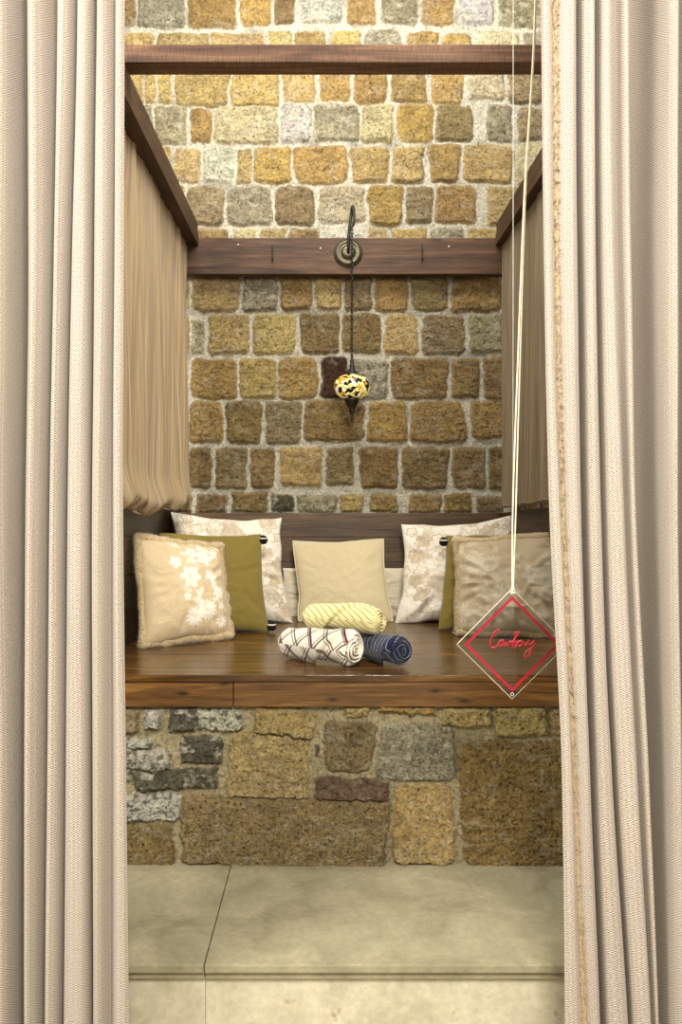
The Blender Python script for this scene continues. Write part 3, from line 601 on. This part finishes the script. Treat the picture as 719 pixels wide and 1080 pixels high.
chain('chain', gx, LD, P(0, 236, LD).z, P(0, 377, LD).z, M_IRON, lan)
lathe('lantern_cap', [(.001, 34*k), (1.6*k, 33*k), (1.2*k, 30*k), (2.2*k, 27*k), (1.4*k, 24.5*k), (3.0*k, 22*k), (2.4*k, 20*k), (3.4*k, 18*k), (4.8*k, 16.5*k), (7.5*k, 12.8*k), (8.4*k, 11*k), (.001, 11*k)], (gx, LD, zc), M_IRON, lan)
lathe('glass_globe', [(.001, 12.4*k)]+[(19*k*math.cos(a)**.72, 13*k*math.sin(a)) for a in np.linspace(1.32, -1.32, 24)]+[(.001, -12.4*k)], (gx, LD, zc), M_MOSAIC, lan)
lathe('finial', [(.001, -11*k), (8.4*k, -11.5*k), (7.6*k, -15*k), (5*k, -20.5*k), (3*k, -23.5*k), (3.4*k, -25*k), (2*k, -28*k), (1.2*k, -31*k), (1.9*k, -33*k), (.9*k, -35.5*k), (.001, -38.5*k)], (gx, LD, zc), M_IRON, lan)

# ------------------------------------------------------------------ small hooks on the rear beam
for px, lb in ((287, 'small dark metal hook on the rear beam, left of the lantern bracket'), (445, 'small dark metal hook on the rear beam, right of the lantern bracket')):
    d = D2-.088; q = [P(px, 258, d+.004), P(px, 262, d-.006), P(px+.2, 268, d-.010), P(px+.4, 273, d-.014), P(px+.4, 275, d-.024), P(px, 272, d-.032)]
    o = tube('hook', cr([list(p) for p in q], 24), .0035, M_IRON, None, 8); setp(o, lb, 'hook', 'hooks on the rear beam')
d = D2-.0865
for px, py in ((251, 258), (473, 260), (338, 262)):
    o = lathe('screw_head', [(.0005, .003), (.004, .0025), (.005, 0), (.0005, 0)], P(px, py, d+.0005), M_WHITE, None, 12, 'Y'); setp(o, 'tiny pale %s, on the rear beam' % {251: 'screw left of left hook', 473: 'screw right of right hook', 338: 'screw between left hook and lantern'}[px], 'screw')

# ------------------------------------------------------------------ hanging acrylic sign
SD = 2.46; sign = empty('hanging_sign', tuple(P(540, 627, SD)), 'clear acrylic diamond sign with red border and red handwriting hanging on pale twine', 'sign')
cx, cy, hr = 540, 679.2, 58.
def diamond(r, y, c=(cx, cy)): return [P(c[0], c[1]-r, y), P(c[0]+r, c[1]+.5, y), P(c[0], c[1]+r, y), P(c[0]-r, c[1]+.5, y)]
bm = bmesh.new(); fr = [bm.verts.new(p) for p in diamond(hr, SD)]; bk = [bm.verts.new(Vector(p)+Vector((0, .004, 0))) for p in diamond(hr, SD)]
bm.faces.new(fr); bm.faces.new(bk[::-1])
for i in range(4): bm.faces.new([fr[i], bk[i], bk[(i+1) % 4], fr[(i+1) % 4]])
bmesh.ops.recalc_face_normals(bm, faces=bm.faces); bmobj('acrylic_panel', bm, M_ACRYL, sign)
tube('edge_glint', [p+Vector((0, .002, 0)) for i in range(4) for p in [diamond(hr+.2, SD)[i].lerp(diamond(hr+.2, SD)[(i+1) % 4], t) for t in np.linspace(0, .98, 30)]], .0012, M_EDGE_GLINT, sign, 6, closed=True)  # thin pale tube painting the light caught along the acrylic's cut edge
bm = bmesh.new(); ya = SD-.0018; o_, i_ = diamond(50.4, ya), diamond(46.6, ya); A = []
for y in (0, .0012): A.append(([bm.verts.new(Vector(p)+Vector((0, y, 0))) for p in o_], [bm.verts.new(Vector(p)+Vector((0, y, 0))) for p in i_]))
for i in range(4):
    j = (i+1) % 4; (fo, fi), (bo, bi) = A
    bm.faces.new([fo[i], fo[j], fi[j], fi[i]]); bm.faces.new([bo[i], bi[i], bi[j], bo[j]]); bm.faces.new([fo[i], bo[i], bo[j], fo[j]]); bm.faces.new([fi[i], fi[j], bi[j], bi[i]])
bmesh.ops.recalc_face_normals(bm, faces=bm.faces); setp(bmobj('border', bm, M_RED, sign), 'red diamond border line')
z = 1/8.98
def ink(name, pts, wd=1.0):
    q = [list(P(500+a*z, 640+b*z, SD-.0022)) for a, b in pts]; n = len(q)*9; t = np.linspace(0, 1, n)
    return tube(name, cr(q, n), 0.0036*wd*(.75+.3*np.sin(t*n*.35)), M_RED, sign, 8, flat=.4)
ink('letter', [(238, 232), (222, 218), (198, 238), (165, 290), (150, 340), (160, 378), (190, 388), (218, 368), (232, 350)])          # C
ink('letter', [(232, 350), (248, 318), (268, 318), (272, 345), (254, 372), (238, 360), (246, 326), (280, 328)], .8)                   # o
ink('letter', [(280, 322), (280, 360), (294, 368), (308, 334), (308, 362), (322, 368), (338, 326), (350, 324)], .8)                   # w
ink('letter', [(350, 344), (380, 310), (416, 256), (412, 236), (396, 246), (378, 300), (366, 366), (384, 382), (404, 356), (396, 330), (380, 336)], .9)   # b
ink('letter', [(404, 350), (420, 326), (442, 322), (448, 348), (430, 374), (414, 360), (424, 328), (462, 334)], .8)                   # o
ink('letter', [(470, 326), (468, 356), (484, 368), (508, 330), (512, 324), (516, 360), (540, 350), (560, 326), (566, 330), (548, 400), (520, 456), (492, 478), (476, 462), (490, 430), (540, 392), (580, 350)], .8)  # y
tube('drill_ring', [P(cx+1.6*math.cos(t), cy+53+1.6*math.sin(t), SD-.0006) for t in np.linspace(0, 2*PI, 17)[:-1]], .0008, M_NYLON, sign, 6, closed=True)
def strand(x, pts, r, mat, name, parent): return tube(name, cr([list(p) for p in pts], 240), r, mat, parent, 8)
tw = empty('twine', tuple(P(565, -60, SD)), 'pale double twine running down from above to the tip of the acrylic sign', 'string')
hole = P(cx+.5, cy-51, SD)
strand(0, [P(567, -240, SD), P(563.5, 20, SD), P(553, 200, SD), P(545.2, 400, SD), P(540.8, 530, SD), P(540, 612, SD-.004), P(cx+.3, cy-55, SD-.006)], .0024, M_TWINE, 'strand', tw)
strand(0, [P(567.8, -240, SD+.003), P(564.4, 20, SD+.003), P(554.2, 200, SD+.003), P(547.6, 400, SD+.004), P(544, 530, SD+.004), P(541.2, 612, SD+.008), P(cx+.6, cy-55, SD+.009)], .0024, M_TWINE, 'strand', tw)
tube('knot', [P(cx+.6+2.0*math.cos(t), cy-55.5+1.0*math.sin(3*t)+2.6*math.sin(t), SD-.004+.006*math.cos(2*t)) for t in np.linspace(0, 2*PI, 25)[:-1]], .0022, M_TWINE, tw, 8, closed=True)
o = tube('nylon_line', [P(541, -240, SD+.012), P(541, 200, SD+.012), P(540.8, 625, SD+.012)], .0008, M_NYLON, None, 6); setp(o, 'very thin clear nylon line hanging straight down beside the pale twine', 'string')
